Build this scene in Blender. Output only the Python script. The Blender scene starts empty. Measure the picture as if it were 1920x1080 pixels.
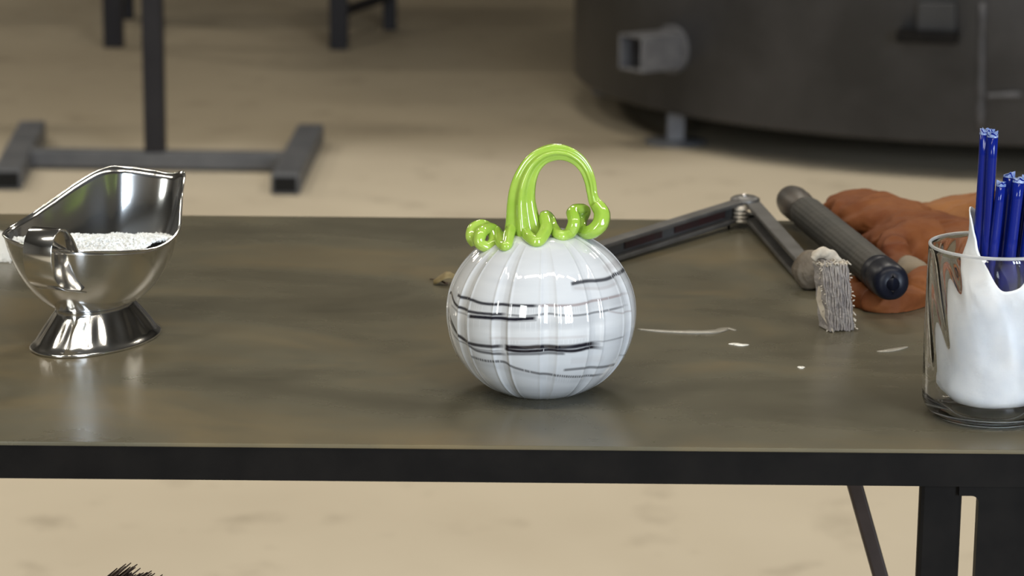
import bpy, bmesh, math, random
from mathutils import Vector, Matrix, noise
random.seed(7)
S = bpy.context.scene
C = S.collection
PI = math.pi
def R(a): return math.radians(a)

# ------------------------------------------------------------------ camera
FPX, PITCH, ROLL = 5000.0, R(13.0), R(0.5)
TOP = 0.90                                  # height of the table top
CAM = Vector((0.0, -1.932, TOP + 0.518))
FWD = Vector((0, math.cos(PITCH), -math.sin(PITCH)))
_r0 = Vector((1, 0, 0)); _u0 = Vector((0, math.sin(PITCH), math.cos(PITCH)))
RIGHT = _r0 * math.cos(ROLL) + _u0 * math.sin(ROLL)
UP = _u0 * math.cos(ROLL) - _r0 * math.sin(ROLL)
cd = bpy.data.cameras.new('camera'); cam = bpy.data.objects.new('camera', cd); C.objects.link(cam)
cd.sensor_width = 36; cd.lens = FPX / 1920 * 36; cd.clip_start = 0.05; cd.clip_end = 100
M = Matrix((RIGHT, UP, -FWD)).transposed().to_4x4(); M.translation = CAM
cam.matrix_world = M
cd.dof.use_dof = True; cd.dof.focus_distance = 1.95; cd.dof.aperture_fstop = 11.0
S.camera = cam

# ------------------------------------------------------------------ world, lamps, exposure
S.view_settings.view_transform = 'Standard'; S.view_settings.look = 'None'
S.view_settings.gamma = 1; S.view_settings.use_curve_mapping = False
S.view_settings.exposure = 0.08
w = bpy.data.worlds.new('hall_air'); S.world = w; w.use_nodes = True
w.node_tree.nodes['Background'].inputs[0].default_value = (0.9, 0.95, 1, 1)
w.node_tree.nodes['Background'].inputs[1].default_value = 0.05
def area(name, loc, target, sx, sy, power, col):
    l = bpy.data.lights.new(name, 'AREA'); l.shape = 'RECTANGLE'; l.size = sx; l.size_y = sy
    l.energy = power; l.color = col
    o = bpy.data.objects.new(name, l); C.objects.link(o); o.location = loc
    o.rotation_euler = (Vector(target) - Vector(loc)).to_track_quat('-Z', 'Y').to_euler()
    return o
WARM = (1.0, 0.93, 0.80); COOL = (0.74, 0.86, 1.0)
for k in (-1, 0, 1):                          # three tall panes of the big window behind the camera, right
    area('window_light', (3.2+0.52*k*0.86, -5.4+0.52*k*0.5, 2.2), (0.52*k*0.86, 0.52*k*0.5, 1.0), 0.36, 2.6, 110, COOL)
area('window_light', (-2.6, -6.0, 2.8), (0, 0, 1.0), 1.3, 2.0, 120, (0.95, 0.98, 0.94))
for x, y, p in ((-2.2, -1.3, 34), (-0.7, -1.5, 34), (0.9, -1.4, 34), (2.4, -1.2, 30), (-2.8, 3.7, 76), (0.2, 3.9, 84), (3.0, 3.7, 76), (-5.5, 8.5, 75), (-6.0, 11.5, 90)):  # the last two are added fill lamps that brighten the far floor
    area('ceiling_or_fill_lamp', (x, y, 4.6), (x, y, 0), 1.2, 0.22, p, WARM)

# ------------------------------------------------------------------ helpers
def ray(px, py): return FWD + RIGHT * ((px - 960) / FPX) + UP * ((540 - py) / FPX)
def at(px, py, z=TOP):
    d = ray(px, py); return CAM + d * ((z - CAM.z) / d.z)
def atY(px, py, Y):
    d = ray(px, py); return CAM + d * ((Y - CAM.y) / d.y)
def tag(o, label=None, cat=None, group=None, kind=None):
    if label: o['label'] = label
    if cat: o['category'] = cat
    if group: o['group'] = group
    if kind: o['kind'] = kind
    return o
def empty(name, loc, label=None, cat=None, group=None, rz=0):
    o = bpy.data.objects.new(name, None); C.objects.link(o); o.location = loc; o.rotation_euler.z = rz
    o.empty_display_size = 0.02
    return tag(o, label, cat, group)
def link(name, me, mat, parent=None):
    if mat: me.materials.append(mat)
    o = bpy.data.objects.new(name, me); C.objects.link(o)
    if parent is not None:
        o.parent = parent                    # parent carries location (+ rotation); geometry is given in world space
        mw = parent_matrix(parent)
        me.transform(mw.inverted())
    return o
def parent_matrix(o):
    m = Matrix.Translation(o.location) @ o.rotation_euler.to_matrix().to_4x4()
    return parent_matrix(o.parent) @ m if o.parent else m
def mesh(name, verts, faces, mat, parent=None, smooth=True, origin=None):
    me = bpy.data.meshes.new(name); me.from_pydata([tuple(v) for v in verts], [], faces)
    bm = bmesh.new(); bm.from_mesh(me); bmesh.ops.recalc_face_normals(bm, faces=bm.faces); bm.to_mesh(me); bm.free()
    for p in me.polygons: p.use_smooth = smooth
    if parent is None and origin is not None:
        me.transform(Matrix.Translation(-Vector(origin)))
    o = link(name, me, mat, parent)
    if parent is None and origin is not None: o.location = origin
    return o
def from_bm(name, bm, mat, parent=None, smooth=False, origin=None):
    bmesh.ops.recalc_face_normals(bm, faces=bm.faces)
    me = bpy.data.meshes.new(name); bm.to_mesh(me); bm.free()
    for p in me.polygons: p.use_smooth = smooth
    if parent is None and origin is not None:
        me.transform(Matrix.Translation(-Vector(origin)))
    o = link(name, me, mat, parent)
    if parent is None and origin is not None: o.location = origin
    return o
def add_box(bm, c, size, rot=None, bev=0.0, seg=2):
    r = bmesh.ops.create_cube(bm, size=1)
    m = Matrix.Translation(c) @ (rot.to_4x4() if rot is not None else Matrix()) @ Matrix.Diagonal((*size, 1))
    bmesh.ops.transform(bm, matrix=m, verts=r['verts'])
    if bev:
        es = list({e for v in r['verts'] for e in v.link_edges})
        bmesh.ops.bevel(bm, geom=es, offset=bev, segments=seg, affect='EDGES', profile=0.5)
def box(name, c, size, mat, parent=None, rot=None, bev=0.0, origin=None):
    bm = bmesh.new(); add_box(bm, c, size, rot, bev); return from_bm(name, bm, mat, parent, False, origin)
def spline(pts, n, closed=False):
    """Catmull-Rom through tuples of any length"""
    P = [list(p) for p in pts]; out = []
    m = len(P); segs = m if closed else m - 1
    for i in range(n if closed else n + 1):
        t = i * segs / n; k = min(int(t), segs - 1); f = t - k
        if closed: a, b, c, d = P[(k-1) % m], P[k % m], P[(k+1) % m], P[(k+2) % m]
        else: a, b, c, d = P[max(k-1, 0)], P[k], P[min(k+1, m-1)], P[min(k+2, m-1)]
        out.append([0.5*((2*b[j]) + (-a[j]+c[j])*f + (2*a[j]-5*b[j]+4*c[j]-d[j])*f*f + (-a[j]+3*b[j]-3*c[j]+d[j])*f**3) for j in range(len(b))])
    return out
def sweep(path, rad, seg=16, ridge=None, cap=True, flat=None, up=None):
    """verts, faces of a tube along path; rad list; ridge(phi, i) multiplies the radius; flat = (a, b) half axes scale"""
    path = [Vector(p) for p in path]; n = len(path); V = []; F = []
    tan = [(path[min(i+1, n-1)] - path[max(i-1, 0)]).normalized() for i in range(n)]
    u = up if up is not None else (Vector((0, 0, 1)) if abs(tan[0].z) < 0.9 else Vector((0, 1, 0)))
    u = (u - tan[0]*u.dot(tan[0])).normalized()
    for i in range(n):
        u = (u - tan[i]*u.dot(tan[i])).normalized(); v = tan[i].cross(u)
        for k in range(seg):
            a = 2*PI*k/seg; r = rad[i]*(ridge(a, i) if ridge else 1)
            fa, fb = flat if flat else (1, 1)
            V.append(path[i] + u*(math.cos(a)*r*fa) + v*(math.sin(a)*r*fb))
    for i in range(n-1):
        for k in range(seg):
            k2 = (k+1) % seg
            F.append((i*seg+k, i*seg+k2, (i+1)*seg+k2, (i+1)*seg+k))
    if cap:
        F.append(tuple(range(seg))); F.append(tuple((n-1)*seg + k for k in range(seg)))
    return V, F
def merge(parts):
    V = []; F = []
    for v, f in parts:
        b = len(V); V += list(v); F += [tuple(i+b for i in q) for q in f]
    return V, F
def lathe(prof, c, seg=48, cap=False):
    V = []; F = []; n = len(prof)
    for r, z in prof:
        for k in range(seg):
            a = 2*PI*k/seg; V.append(Vector((c[0]+r*math.cos(a), c[1]+r*math.sin(a), c[2]+z)))
    for i in range(n-1):
        for k in range(seg):
            k2 = (k+1) % seg; F.append((i*seg+k, i*seg+k2, (i+1)*seg+k2, (i+1)*seg+k))
    if cap: F.append(tuple(range(seg))); F.append(tuple((n-1)*seg+k for k in range(seg)))
    return V, F
def extrude_poly(name, pts, thick, mat, parent=None, origin=None):
    """pts: polygon of Vectors; thick: extrusion Vector"""
    n = len(pts); V = [Vector(p) for p in pts] + [Vector(p)+thick for p in pts]
    F = [tuple(range(n)), tuple(range(n, 2*n))] + [(i, (i+1) % n, n+(i+1) % n, n+i) for i in range(n)]
    return mesh(name, V, F, mat, parent, False, origin)
def chan(path_a, path_b, up, wdt, hgt, t, side):
    """U channel from a to b: web at the back, flanges top and bottom, open towards `side`"""
    a, b = Vector(path_a), Vector(path_b); d = (b-a).normalized()
    s = (Vector(side) - d*Vector(side).dot(d)).normalized(); u = s.cross(d)
    if u.z < 0: u = -u
    prof = [(wdt/2, 0), (-wdt/2, 0), (-wdt/2, hgt), (wdt/2, hgt), (wdt/2, hgt-t), (-wdt/2+t, hgt-t), (-wdt/2+t, t), (wdt/2, t)]
    V = [p + s*x + u*z for p in (a, b) for x, z in prof]
    F = [(0, 1, 6, 7), (1, 2, 5, 6), (2, 3, 4, 5), (8, 9, 14, 15), (9, 10, 13, 14), (10, 11, 12, 13)]
    F += [(i, (i+1) % 8, 8+(i+1) % 8, 8+i) for i in range(8)]
    return V, F

# ------------------------------------------------------------------ materials
def mat(name, col=(0.5, 0.5, 0.5), rough=0.5, metal=0.0, noise_amt=0.0, noise_scale=10, col2=None, bump=0.0, bump_scale=80,
        rough_var=0.0, coat=0.0, trans=0.0, ior=1.45, spec=0.5, sss=0.0, stretch=None, detail=6):
    m = bpy.data.materials.new(name); m.use_nodes = True; nt = m.node_tree; N = nt.nodes; L = nt.links
    b = N['Principled BSDF']
    b.inputs['Base Color'].default_value = (*col, 1); b.inputs['Roughness'].default_value = rough; b.inputs['Metallic'].default_value = metal
    b.inputs['Coat Weight'].default_value = coat; b.inputs['Coat Roughness'].default_value = 0.05
    b.inputs['Transmission Weight'].default_value = trans; b.inputs['IOR'].default_value = ior
    b.inputs['Specular IOR Level'].default_value = spec
    if sss:
        b.inputs['Subsurface Weight'].default_value = sss; b.inputs['Subsurface Radius'].default_value = (0.01, 0.01, 0.01); b.inputs['Subsurface Scale'].default_value = 1
    tc = N.new('ShaderNodeTexCoord'); mp = N.new('ShaderNodeMapping'); L.new(tc.outputs['Object'], mp.inputs[0])
    if stretch: mp.inputs['Scale'].default_value = stretch
    if col2 is not None:
        n = N.new('ShaderNodeTexNoise'); n.inputs['Scale'].default_value = noise_scale; n.inputs['Detail'].default_value = detail; n.inputs['Roughness'].default_value = 0.6
        L.new(mp.outputs[0], n.inputs['Vector'])
        r = N.new('ShaderNodeValToRGB'); r.color_ramp.elements[0].position = 0.35; r.color_ramp.elements[1].position = 0.68
        r.color_ramp.elements[0].color = (*col, 1); r.color_ramp.elements[1].color = (*col2, 1)
        L.new(n.outputs[0], r.inputs[0]); L.new(r.outputs[0], b.inputs['Base Color'])
        if rough_var:
            mr = N.new('ShaderNodeMapRange'); mr.inputs[3].default_value = rough - rough_var; mr.inputs[4].default_value = rough + rough_var
            L.new(n.outputs[0], mr.inputs[0]); L.new(mr.outputs[0], b.inputs['Roughness'])
    if bump:
        n2 = N.new('ShaderNodeTexNoise'); n2.inputs['Scale'].default_value = bump_scale; n2.inputs['Detail'].default_value = 5
        L.new(mp.outputs[0], n2.inputs['Vector'])
        bp = N.new('ShaderNodeBump'); bp.inputs['Strength'].default_value = bump; bp.inputs['Distance'].default_value = 0.002
        L.new(n2.outputs[0], bp.inputs['Height']); L.new(bp.outputs[0], b.inputs['Normal'])
    return m

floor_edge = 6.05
def floor_mat():
    m = bpy.data.materials.new('concrete'); m.use_nodes = True; nt = m.node_tree; N = nt.nodes; L = nt.links; b = N['Principled BSDF']
    tc = N.new('ShaderNodeTexCoord')
    def nz(s, d, lo, hi, c0, c1):
        n = N.new('ShaderNodeTexNoise'); n.inputs['Scale'].default_value = s; n.inputs['Detail'].default_value = d; L.new(tc.outputs['Object'], n.inputs['Vector'])
        r = N.new('ShaderNodeValToRGB'); r.color_ramp.elements[0].position = lo; r.color_ramp.elements[1].position = hi
        r.color_ramp.elements[0].color = (*c0, 1); r.color_ramp.elements[1].color = (*c1, 1); L.new(n.outputs[0], r.inputs[0]); return r
    a = nz(0.9, 6, 0.3, 0.7, (0.50, 0.435, 0.335), (0.60, 0.53, 0.415))
    s = nz(6.0, 5, 0.27, 0.42, (0.62, 0.60, 0.58), (1, 1, 1))
    mx = N.new('ShaderNodeMix'); mx.data_type = 'RGBA'; mx.blend_type = 'MULTIPLY'; mx.inputs[0].default_value = 0.55
    L.new(a.outputs[0], mx.inputs[6]); L.new(s.outputs[0], mx.inputs[7])
    # the floor colour is darker beyond floor_edge, along a ragged line
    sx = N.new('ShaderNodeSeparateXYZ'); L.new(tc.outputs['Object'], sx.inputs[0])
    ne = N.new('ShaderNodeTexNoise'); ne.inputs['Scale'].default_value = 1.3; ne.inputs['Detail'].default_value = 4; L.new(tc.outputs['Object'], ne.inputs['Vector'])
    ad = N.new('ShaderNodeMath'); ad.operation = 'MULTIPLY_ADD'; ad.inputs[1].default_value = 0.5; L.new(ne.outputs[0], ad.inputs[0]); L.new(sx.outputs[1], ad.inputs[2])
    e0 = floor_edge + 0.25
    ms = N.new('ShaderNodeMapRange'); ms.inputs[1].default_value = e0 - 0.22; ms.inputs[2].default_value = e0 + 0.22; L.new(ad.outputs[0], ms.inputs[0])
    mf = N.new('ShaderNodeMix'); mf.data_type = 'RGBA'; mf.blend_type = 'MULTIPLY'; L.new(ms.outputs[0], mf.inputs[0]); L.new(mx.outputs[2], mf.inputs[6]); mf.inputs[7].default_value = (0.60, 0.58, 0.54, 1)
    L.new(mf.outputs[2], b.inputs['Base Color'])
    b.inputs['Roughness'].default_value = 0.55; b.inputs['Specular IOR Level'].default_value = 0.3
    return m
def table_mat():
    m = bpy.data.materials.new('patinated_steel_plate'); m.use_nodes = True; nt = m.node_tree; N = nt.nodes; L = nt.links; b = N['Principled BSDF']
    tc = N.new('ShaderNodeTexCoord'); mp = N.new('ShaderNodeMapping'); mp.inputs['Scale'].default_value = (1, 1.6, 1); L.new(tc.outputs['Object'], mp.inputs[0])
    n = N.new('ShaderNodeTexNoise'); n.inputs['Scale'].default_value = 4.2; n.inputs['Detail'].default_value = 7; n.inputs['Roughness'].default_value = 0.58; n.inputs['Distortion'].default_value = 0.6
    L.new(mp.outputs[0], n.inputs['Vector'])
    r = N.new('ShaderNodeValToRGB'); e = r.color_ramp.elements
    e[0].position = 0.30; e[0].color = (0.082, 0.074, 0.051, 1); e[1].position = 0.72; e[1].color = (0.168, 0.130, 0.070, 1)
    x = e.new(0.5); x.color = (0.118, 0.106, 0.072, 1)
    L.new(n.outputs[0], r.inputs[0])
    n3 = N.new('ShaderNodeTexNoise'); n3.inputs['Scale'].default_value = 26; n3.inputs['Detail'].default_value = 6; L.new(tc.outputs['Object'], n3.inputs['Vector'])
    r3 = N.new('ShaderNodeValToRGB'); r3.color_ramp.elements[0].position = 0.3; r3.color_ramp.elements[0].color = (0.78, 0.76, 0.74, 1); r3.color_ramp.elements[1].position = 0.65
    L.new(n3.outputs[0], r3.inputs[0])
    mx = N.new('ShaderNodeMix'); mx.data_type = 'RGBA'; mx.blend_type = 'MULTIPLY'; mx.inputs[0].default_value = 0.5
    L.new(r.outputs[0], mx.inputs[6]); L.new(r3.outputs[0], mx.inputs[7]); L.new(mx.outputs[2], b.inputs['Base Color'])
    mr = N.new('ShaderNodeMapRange'); mr.inputs[3].default_value = 0.20; mr.inputs[4].default_value = 0.36; L.new(n.outputs[0], mr.inputs[0]); L.new(mr.outputs[0], b.inputs['Roughness'])
    b.inputs['Specular IOR Level'].default_value = 0.45
    return m
MAT = dict(
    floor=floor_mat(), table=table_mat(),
    wall=mat('painted_block_wall', (0.30, 0.28, 0.25), 0.8, col2=(0.36, 0.34, 0.30), noise_scale=2),
    ceiling=mat('dark_roof_deck', (0.10, 0.10, 0.10), 0.8),
    black=mat('black_painted_steel', (0.0045, 0.004, 0.004), 0.5, col2=(0.008, 0.007, 0.0065), noise_scale=30, spec=0.12),
    brownsteel=mat('brown_rusted_steel', (0.022, 0.013, 0.011), 0.5, col2=(0.038, 0.024, 0.021), noise_scale=25),
    stand=mat('grey_painted_steel', (0.085, 0.088, 0.098), 0.5, col2=(0.12, 0.122, 0.130), noise_scale=12),
    darkpost=mat('dark_painted_steel', (0.012, 0.011, 0.014), 0.5, spec=0.3, col2=(0.018, 0.017, 0.020), noise_scale=8),
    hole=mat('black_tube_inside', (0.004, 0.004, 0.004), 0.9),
    drum=mat('sooty_sheet_steel', (0.025, 0.0255, 0.028), 0.42, metal=0.2, col2=(0.054, 0.053, 0.057), noise_scale=2.6, rough_var=0.08),
    weld=mat('grey_weld_bead', (0.085, 0.083, 0.09), 0.5, metal=0.3, col2=(0.05, 0.05, 0.055), noise_scale=30),
    galv=mat('grey_tube_steel', (0.16, 0.16, 0.17), 0.45, metal=0.3, col2=(0.10, 0.10, 0.11), noise_scale=20),
    chrome=mat('polished_stainless_steel', (0.80, 0.79, 0.78), 0.13, metal=1.0, col2=(0.74, 0.73, 0.71), noise_scale=6),
    chrome_in=mat('satin_stainless_steel', (0.72, 0.71, 0.69), 0.2, metal=1.0),
    frit=mat('white_glass_grains', (0.84, 0.85, 0.84), 0.35, coat=0.3),
    green=mat('lime_green_glass', (0.27, 0.45, 0.045), 0.08, coat=0.8, col2=(0.40, 0.56, 0.10), noise_scale=30, sss=0.25),
    tool=mat('worn_tool_steel', (0.11, 0.105, 0.10), 0.38, metal=0.55, col2=(0.17, 0.165, 0.16), noise_scale=30),
    toolred=mat('dark_red_worn_paint', (0.045, 0.014, 0.014), 0.5, col2=(0.03, 0.022, 0.02), noise_scale=40),
    tooldark=mat('oily_dark_steel', (0.022, 0.021, 0.020), 0.45, metal=0.3),
    knurl=mat('bare_bright_steel', (0.55, 0.50, 0.43), 0.35, metal=0.5),
    tan=mat('dirty_tan_cord', (0.20, 0.165, 0.125), 0.85, col2=(0.12, 0.095, 0.07), noise_scale=60, bump=0.5, bump_scale=300),
    rag=mat('frayed_grey_cloth', (0.27, 0.245, 0.245), 0.95, col2=(0.46, 0.42, 0.39), noise_scale=70, bump=0.8, bump_scale=500),
    fray=mat('pale_frayed_thread', (0.62, 0.56, 0.47), 0.95, col2=(0.42, 0.36, 0.29), noise_scale=120),
    char=mat('charred_wood', (0.026, 0.026, 0.023), 0.6, col2=(0.052, 0.046, 0.038), noise_scale=14, stretch=(1, 1, 1), bump=0.3, bump_scale=120),
    knob=mat('scorched_wood_knob', (0.040, 0.036, 0.032), 0.45, col2=(0.085, 0.066, 0.050), noise_scale=25),
    cap=mat('blue_black_rubber', (0.005, 0.006, 0.013), 0.4, spec=0.3),
    leather=mat('rust_brown_leather', (0.115, 0.031, 0.010), 0.65, spec=0.15, col2=(0.20, 0.070, 0.022), noise_scale=16, bump=0.35, bump_scale=160),
    leather2=mat('tan_leather', (0.26, 0.108, 0.036), 0.6, spec=0.15, col2=(0.17, 0.062, 0.022), noise_scale=10, bump=0.3, bump_scale=160),
    cuff=mat('beige_canvas_cuff', (0.24, 0.19, 0.13), 0.9, col2=(0.17, 0.13, 0.09), noise_scale=50),
    glass=mat('clear_glass', (1, 1, 1), 0.0, trans=1.0, ior=1.45), rimglass=mat('fire_polished_glass', (1, 1, 1), 0.4, trans=0.75, ior=1.45),
    liner=mat('white_translucent_film', (0.76, 0.80, 0.86), 0.3, sss=0.0, col2=(0.96, 0.965, 0.975), noise_scale=22, detail=3, bump=0.5, bump_scale=60),
    bluetip=mat('chipped_pale_blue_glass', (0.10, 0.17, 0.42), 0.25, col2=(0.35, 0.42, 0.62), noise_scale=300),
    blue=mat('cobalt_blue_glass', (0.003, 0.008, 0.13), 0.14, spec=0.3, coat=0.1, col2=(0.006, 0.018, 0.22), noise_scale=40, stretch=(1, 1, 0.15)),
    scrap=mat('dry_yellow_brown_leaf', (0.16, 0.115, 0.045), 0.7, col2=(0.25, 0.19, 0.09), noise_scale=150),
    bristle=mat('dark_brown_bristle', (0.040, 0.021, 0.010), 0.7),
    wood=mat('worn_broom_wood', (0.20, 0.12, 0.06), 0.6, col2=(0.28, 0.18, 0.10), noise_scale=20, stretch=(1, 1, 0.1)),
    pale=mat('pale_glass_residue', (0.26, 0.24, 0.20), 0.35),
    bright=mat('white_glass_chip', (0.80, 0.78, 0.72), 0.2),
)

# ------------------------------------------------------------------ the room
def slab(name, x0, x1, y0, y1, z0, z1, m):
    o = box(name, Vector(((x0+x1)/2, (y0+y1)/2, (z0+z1)/2)), (x1-x0, y1-y0, z1-z0), m); o['kind'] = 'structure'; return o
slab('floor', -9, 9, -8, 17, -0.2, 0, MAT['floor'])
slab('ceiling', -9, 9, -8, 17, 5.2, 5.4, MAT['ceiling'])
slab('wall_back', -9, 9, 17, 17.2, 0, 5.2, MAT['wall'])
slab('wall_front', -9, 9, -8.2, -8, 0, 5.2, MAT['wall'])
slab('wall_left', -9.2, -9, -8, 17, 0, 5.2, MAT['wall'])
slab('wall_right', 9, 9.2, -8, 17, 0, 5.2, MAT['wall'])

# ------------------------------------------------------------------ steel work table
YF, YB, XL, XR = at(960, 836).y, at(960, 409).y, -0.95, 0.95
tb = empty('work_table', (0, (YF+YB)/2, 0), 'long dark steel work table with the pumpkin standing on it', 'table')
box('tabletop', Vector((0, (YF+YB)/2, TOP-0.0015)), (XR-XL, YB-YF, 0.003), MAT['table'], tb, bev=0.0008)
def zat(py, px, Y): return atY(px, py, Y).z
ya = YF+0.001
zb = zat(897, 40, ya)
box('front_rail', Vector((0, ya+0.003, (TOP-0.003+zb)/2)), (XR-XL-0.01, 0.006, TOP-0.003-zb), MAT['black'], tb)
box('back_rail', Vector((0, YB-0.008, TOP-0.018)), (XR-XL-0.01, 0.006, 0.024), MAT['black'], tb)
for s in (-1, 1): box('end_rail', Vector((s*(XR-0.008), (YF+YB)/2, TOP-0.018)), (0.006, YB-YF-0.03, 0.024), MAT['black'], tb)
# front leg plate with the round inner corner, and the square post behind it
yl = ya+0.0065
def pz(px, py): return atY(px, py, yl)
x0 = pz(1832, 1000).x; xs = pz(1798, 930).x; zt = pz(1815, 930).z; x1 = x0+0.075; zz = TOP-0.0032
pts = [Vector((xs, yl, zz)), Vector((xs, yl, zt))]
rc = 0.005
for k in range(7):
    a = PI/2 - k*PI/12
    pts.append(Vector((x0-rc+math.cos(a)*rc, yl, zt-rc+math.sin(a)*rc)))
pts += [Vector((x0, yl, 0)), Vector((x1, yl, 0)), Vector((x1, yl, zz))]
extrude_poly('leg', pts, Vector((0, 0.010, 0)), MAT['black'], tb)
px0, px1 = atY(1722, 1000, YF+0.012).x, atY(1801, 1000, YF+0.012).x
box('leg', Vector(((px0+px1)/2, YF+0.016, (TOP-0.004)/2)), (px1-px0, 0.010, TOP-0.004), MAT['black'], tb, bev=0.003)
box('leg', Vector((-0.80, YF+0.035, (TOP-0.007)/2)), (0.05, 0.05, TOP-0.007), MAT['black'], tb, bev=0.003)
for s in (-0.86, 0.86): box('leg', Vector((s, YB-0.04, (TOP-0.007)/2)), (0.04, 0.04, TOP-0.007), MAT['black'], tb, bev=0.003)
pa, pb = atY(1600, 900, 0.10), atY(1652, 1085, 0.10)
d = (pb-pa).normalized(); pa2 = pa - d*((TOP-0.02-pa.z)/(-d.z)); pe = pa + d*((0.02-pa.z)/d.z)
rot = (pe-pa2).to_track_quat('Z', 'Y').to_matrix()
box('brace', (pa2+pe)/2, (0.0175, 0.012, (pe-pa2).length), MAT['brownsteel'], tb, rot=rot, bev=0.002)
box('stretcher', Vector((0, 0.30, 0.25)), (1.72, 0.03, 0.03), MAT['black'], tb)

# ------------------------------------------------------------------ background: steel stand
def floor_at(px, py): return at(px, py, 0.0)
st = empty('steel_stand', floor_at(290, 300), 'grey steel floor stand with one post on an H-shaped foot', 'stand')
def tube_box(name, a, b, w_, h_, m, parent):
    a, b = Vector(a), Vector(b); rot = (b-a).to_track_quat('Y', 'Z').to_matrix()
    box(name, (a+b)/2, (w_, (b-a).length, h_), m, parent, rot=rot, bev=0.006)
    return rot
def open_foot(near, far, parent):
    n, f = Vector(near), Vector(far); hw, hh = 0.040, 0.030
    n.z = f.z = hh
    rot = tube_box('foot', n, f, hw*2, hh*2, MAT['stand'], parent)
    ft = [c for c in parent.children if c.name.startswith('foot')][-1]
    dd = (f-n).normalized()
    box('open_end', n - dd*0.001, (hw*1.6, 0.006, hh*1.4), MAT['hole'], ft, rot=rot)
fn, ff = floor_at(535, 366), floor_at(583, 268)
open_foot(fn, ff, st)
ln, lf = floor_at(14, 357), floor_at(62, 262)
open_foot(ln, lf, st)
def mid(a, b, t): return a + (b-a)*t
ca, cb = mid(ln, lf, 0.42), mid(fn, ff, 0.42)
ca.z = cb.z = 0.032
tube_box('cross_bar', ca, cb, 0.055, 0.05, MAT['stand'], st)
pc = mid(ca, cb, 0.49); pcx = atY(291, 250, pc.y).x
box('post', Vector((pcx, pc.y, 0.055+0.60)), (0.058, 0.058, 1.20), MAT['darkpost'], st, bev=0.004)
box('head_plate', Vector((pcx, pc.y, 1.265)), (0.30, 0.12, 0.02), MAT['stand'], st, bev=0.003)

# ------------------------------------------------------------------ background: far bench
bn = empty('work_bench', floor_at(430, 80), 'dark steel bench legs standing far back on the concrete floor', 'bench')
legs = [(214, 88, 0.072), (636, 92, 0.070), (241, 36, 0.045), (731, 56, 0.055)]
lp = []
for px, py, wd in legs:
    p = floor_at(px, py); lp.append(p)
    box('leg', Vector((p.x, p.y, 0.45)), (wd, wd, 0.90), MAT['darkpost'], bn, bev=0.004)
box('bench_top', Vector((sum(p.x for p in lp)/4, sum(p.y for p in lp)/4, 0.93)), (1.3, 1.5, 0.06), MAT['brownsteel'], bn, bev=0.004)
for a, b in ((0, 2), (1, 3)):
    tube_box('side_rail', Vector((lp[a].x, lp[a].y, 0.14)), Vector((lp[b].x, lp[b].y, 0.14)), 0.03, 0.04, MAT['darkpost'], bn)

# ------------------------------------------------------------------ background: drum furnace
FC = Vector((1.56, 6.93, 0)); FR = 1.36; ZB = 0.11
fu = empty('drum_furnace', FC, 'big round sooty steel drum furnace on short legs behind the table', 'furnace')
V, F = lathe([(FR-0.10, ZB+0.005), (FR-0.012, ZB), (FR, ZB+0.012), (FR, 1.35), (FR-0.02, 1.37), (0.3, 1.40)], FC, 160, True)
o = mesh('shell', V, F, MAT['drum'], fu)
def on_drum(px, py, r=FR):
    d = ray(px, py); dx, dy = d.x, d.y; ox, oy = CAM.x-FC.x, CAM.y-FC.y
    A = dx*dx+dy*dy; B = 2*(ox*dx+oy*dy); Cc = ox*ox+oy*oy-r*r; t = (-B-math.sqrt(max(B*B-4*A*Cc, 0)))/(2*A)
    return CAM + d*t
def drum_frame(p):
    n = Vector((p.x-FC.x, p.y-FC.y, 0)).normalized(); return n, Vector((-n.y, n.x, 0))
# square tube socket
p = on_drum(1262, 92); n, t = drum_frame(p)
rot = Matrix((t, n, Vector((0, 0, 1)))).transposed()
so = empty('socket_holder', p); C.objects.unlink(so); bpy.data.objects.remove(so)
bm = bmesh.new(); hw, th, ln_ = 0.054, 0.007, 0.20
for sx, sz, cx, cz in ((hw*2, th, 0, hw-th/2), (hw*2, th, 0, -hw+th/2), (th, hw*2-2*th, hw-th/2, 0), (th, hw*2-2*th, -hw+th/2, 0)):
    add_box(bm, p + n*(ln_/2-0.03) + t*cx + Vector((0, 0, cz)), (sx, ln_, sz), rot, 0.002, 1)
sk = from_bm('tube_socket', bm, MAT['galv'], fu)
box('socket_inside', p + n*0.02, (hw*2-2*th, 0.02, hw*2-2*th), MAT['hole'], sk, rot=rot)
V, F = lathe([(0.075, 0), (0.075, 0.012), (0.0, 0.012)], (0, 0, 0), 24)
q = n.to_track_quat('Z', 'Y').to_matrix()
mesh('socket_collar', [q @ v + p + n*0.0 for v in V], F, MAT['galv'], sk, False)
# seams
for k, (pxa, pya, pxb, pyb, wd) in enumerate(((1842, 5, 1838, 245, 0.016), (1850, 180, 1915, 178, 0.012))):
    a, b = on_drum(pxa, pya), on_drum(pxb, pyb); P = [a + (b-a)*(i/12) for i in range(13)]
    P = [Vector((FC.x, FC.y, v.z)) + (Vector((v.x-FC.x, v.y-FC.y, 0)).normalized()*FR) for v in P]
    V, F = sweep(P, [wd*(0.8+0.4*noise.noise(v*40)) for v in P], 8); mesh('weld_bead', V, F, MAT['weld'], fu)
# latch bracket near the top right
p = on_drum(1757, 30); n, t = drum_frame(p); rot = Matrix((t, n, Vector((0, 0, 1)))).transposed()
br = box('latch_bracket', p + n*0.012, (0.11, 0.03, 0.085), MAT['drum'], fu, rot=rot, bev=0.006)
box('bracket_shelf', p + n*0.03 - Vector((0.02, 0, 0.055)), (0.17, 0.08, 0.03), MAT['black'], br, rot=rot, bev=0.003)
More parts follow.
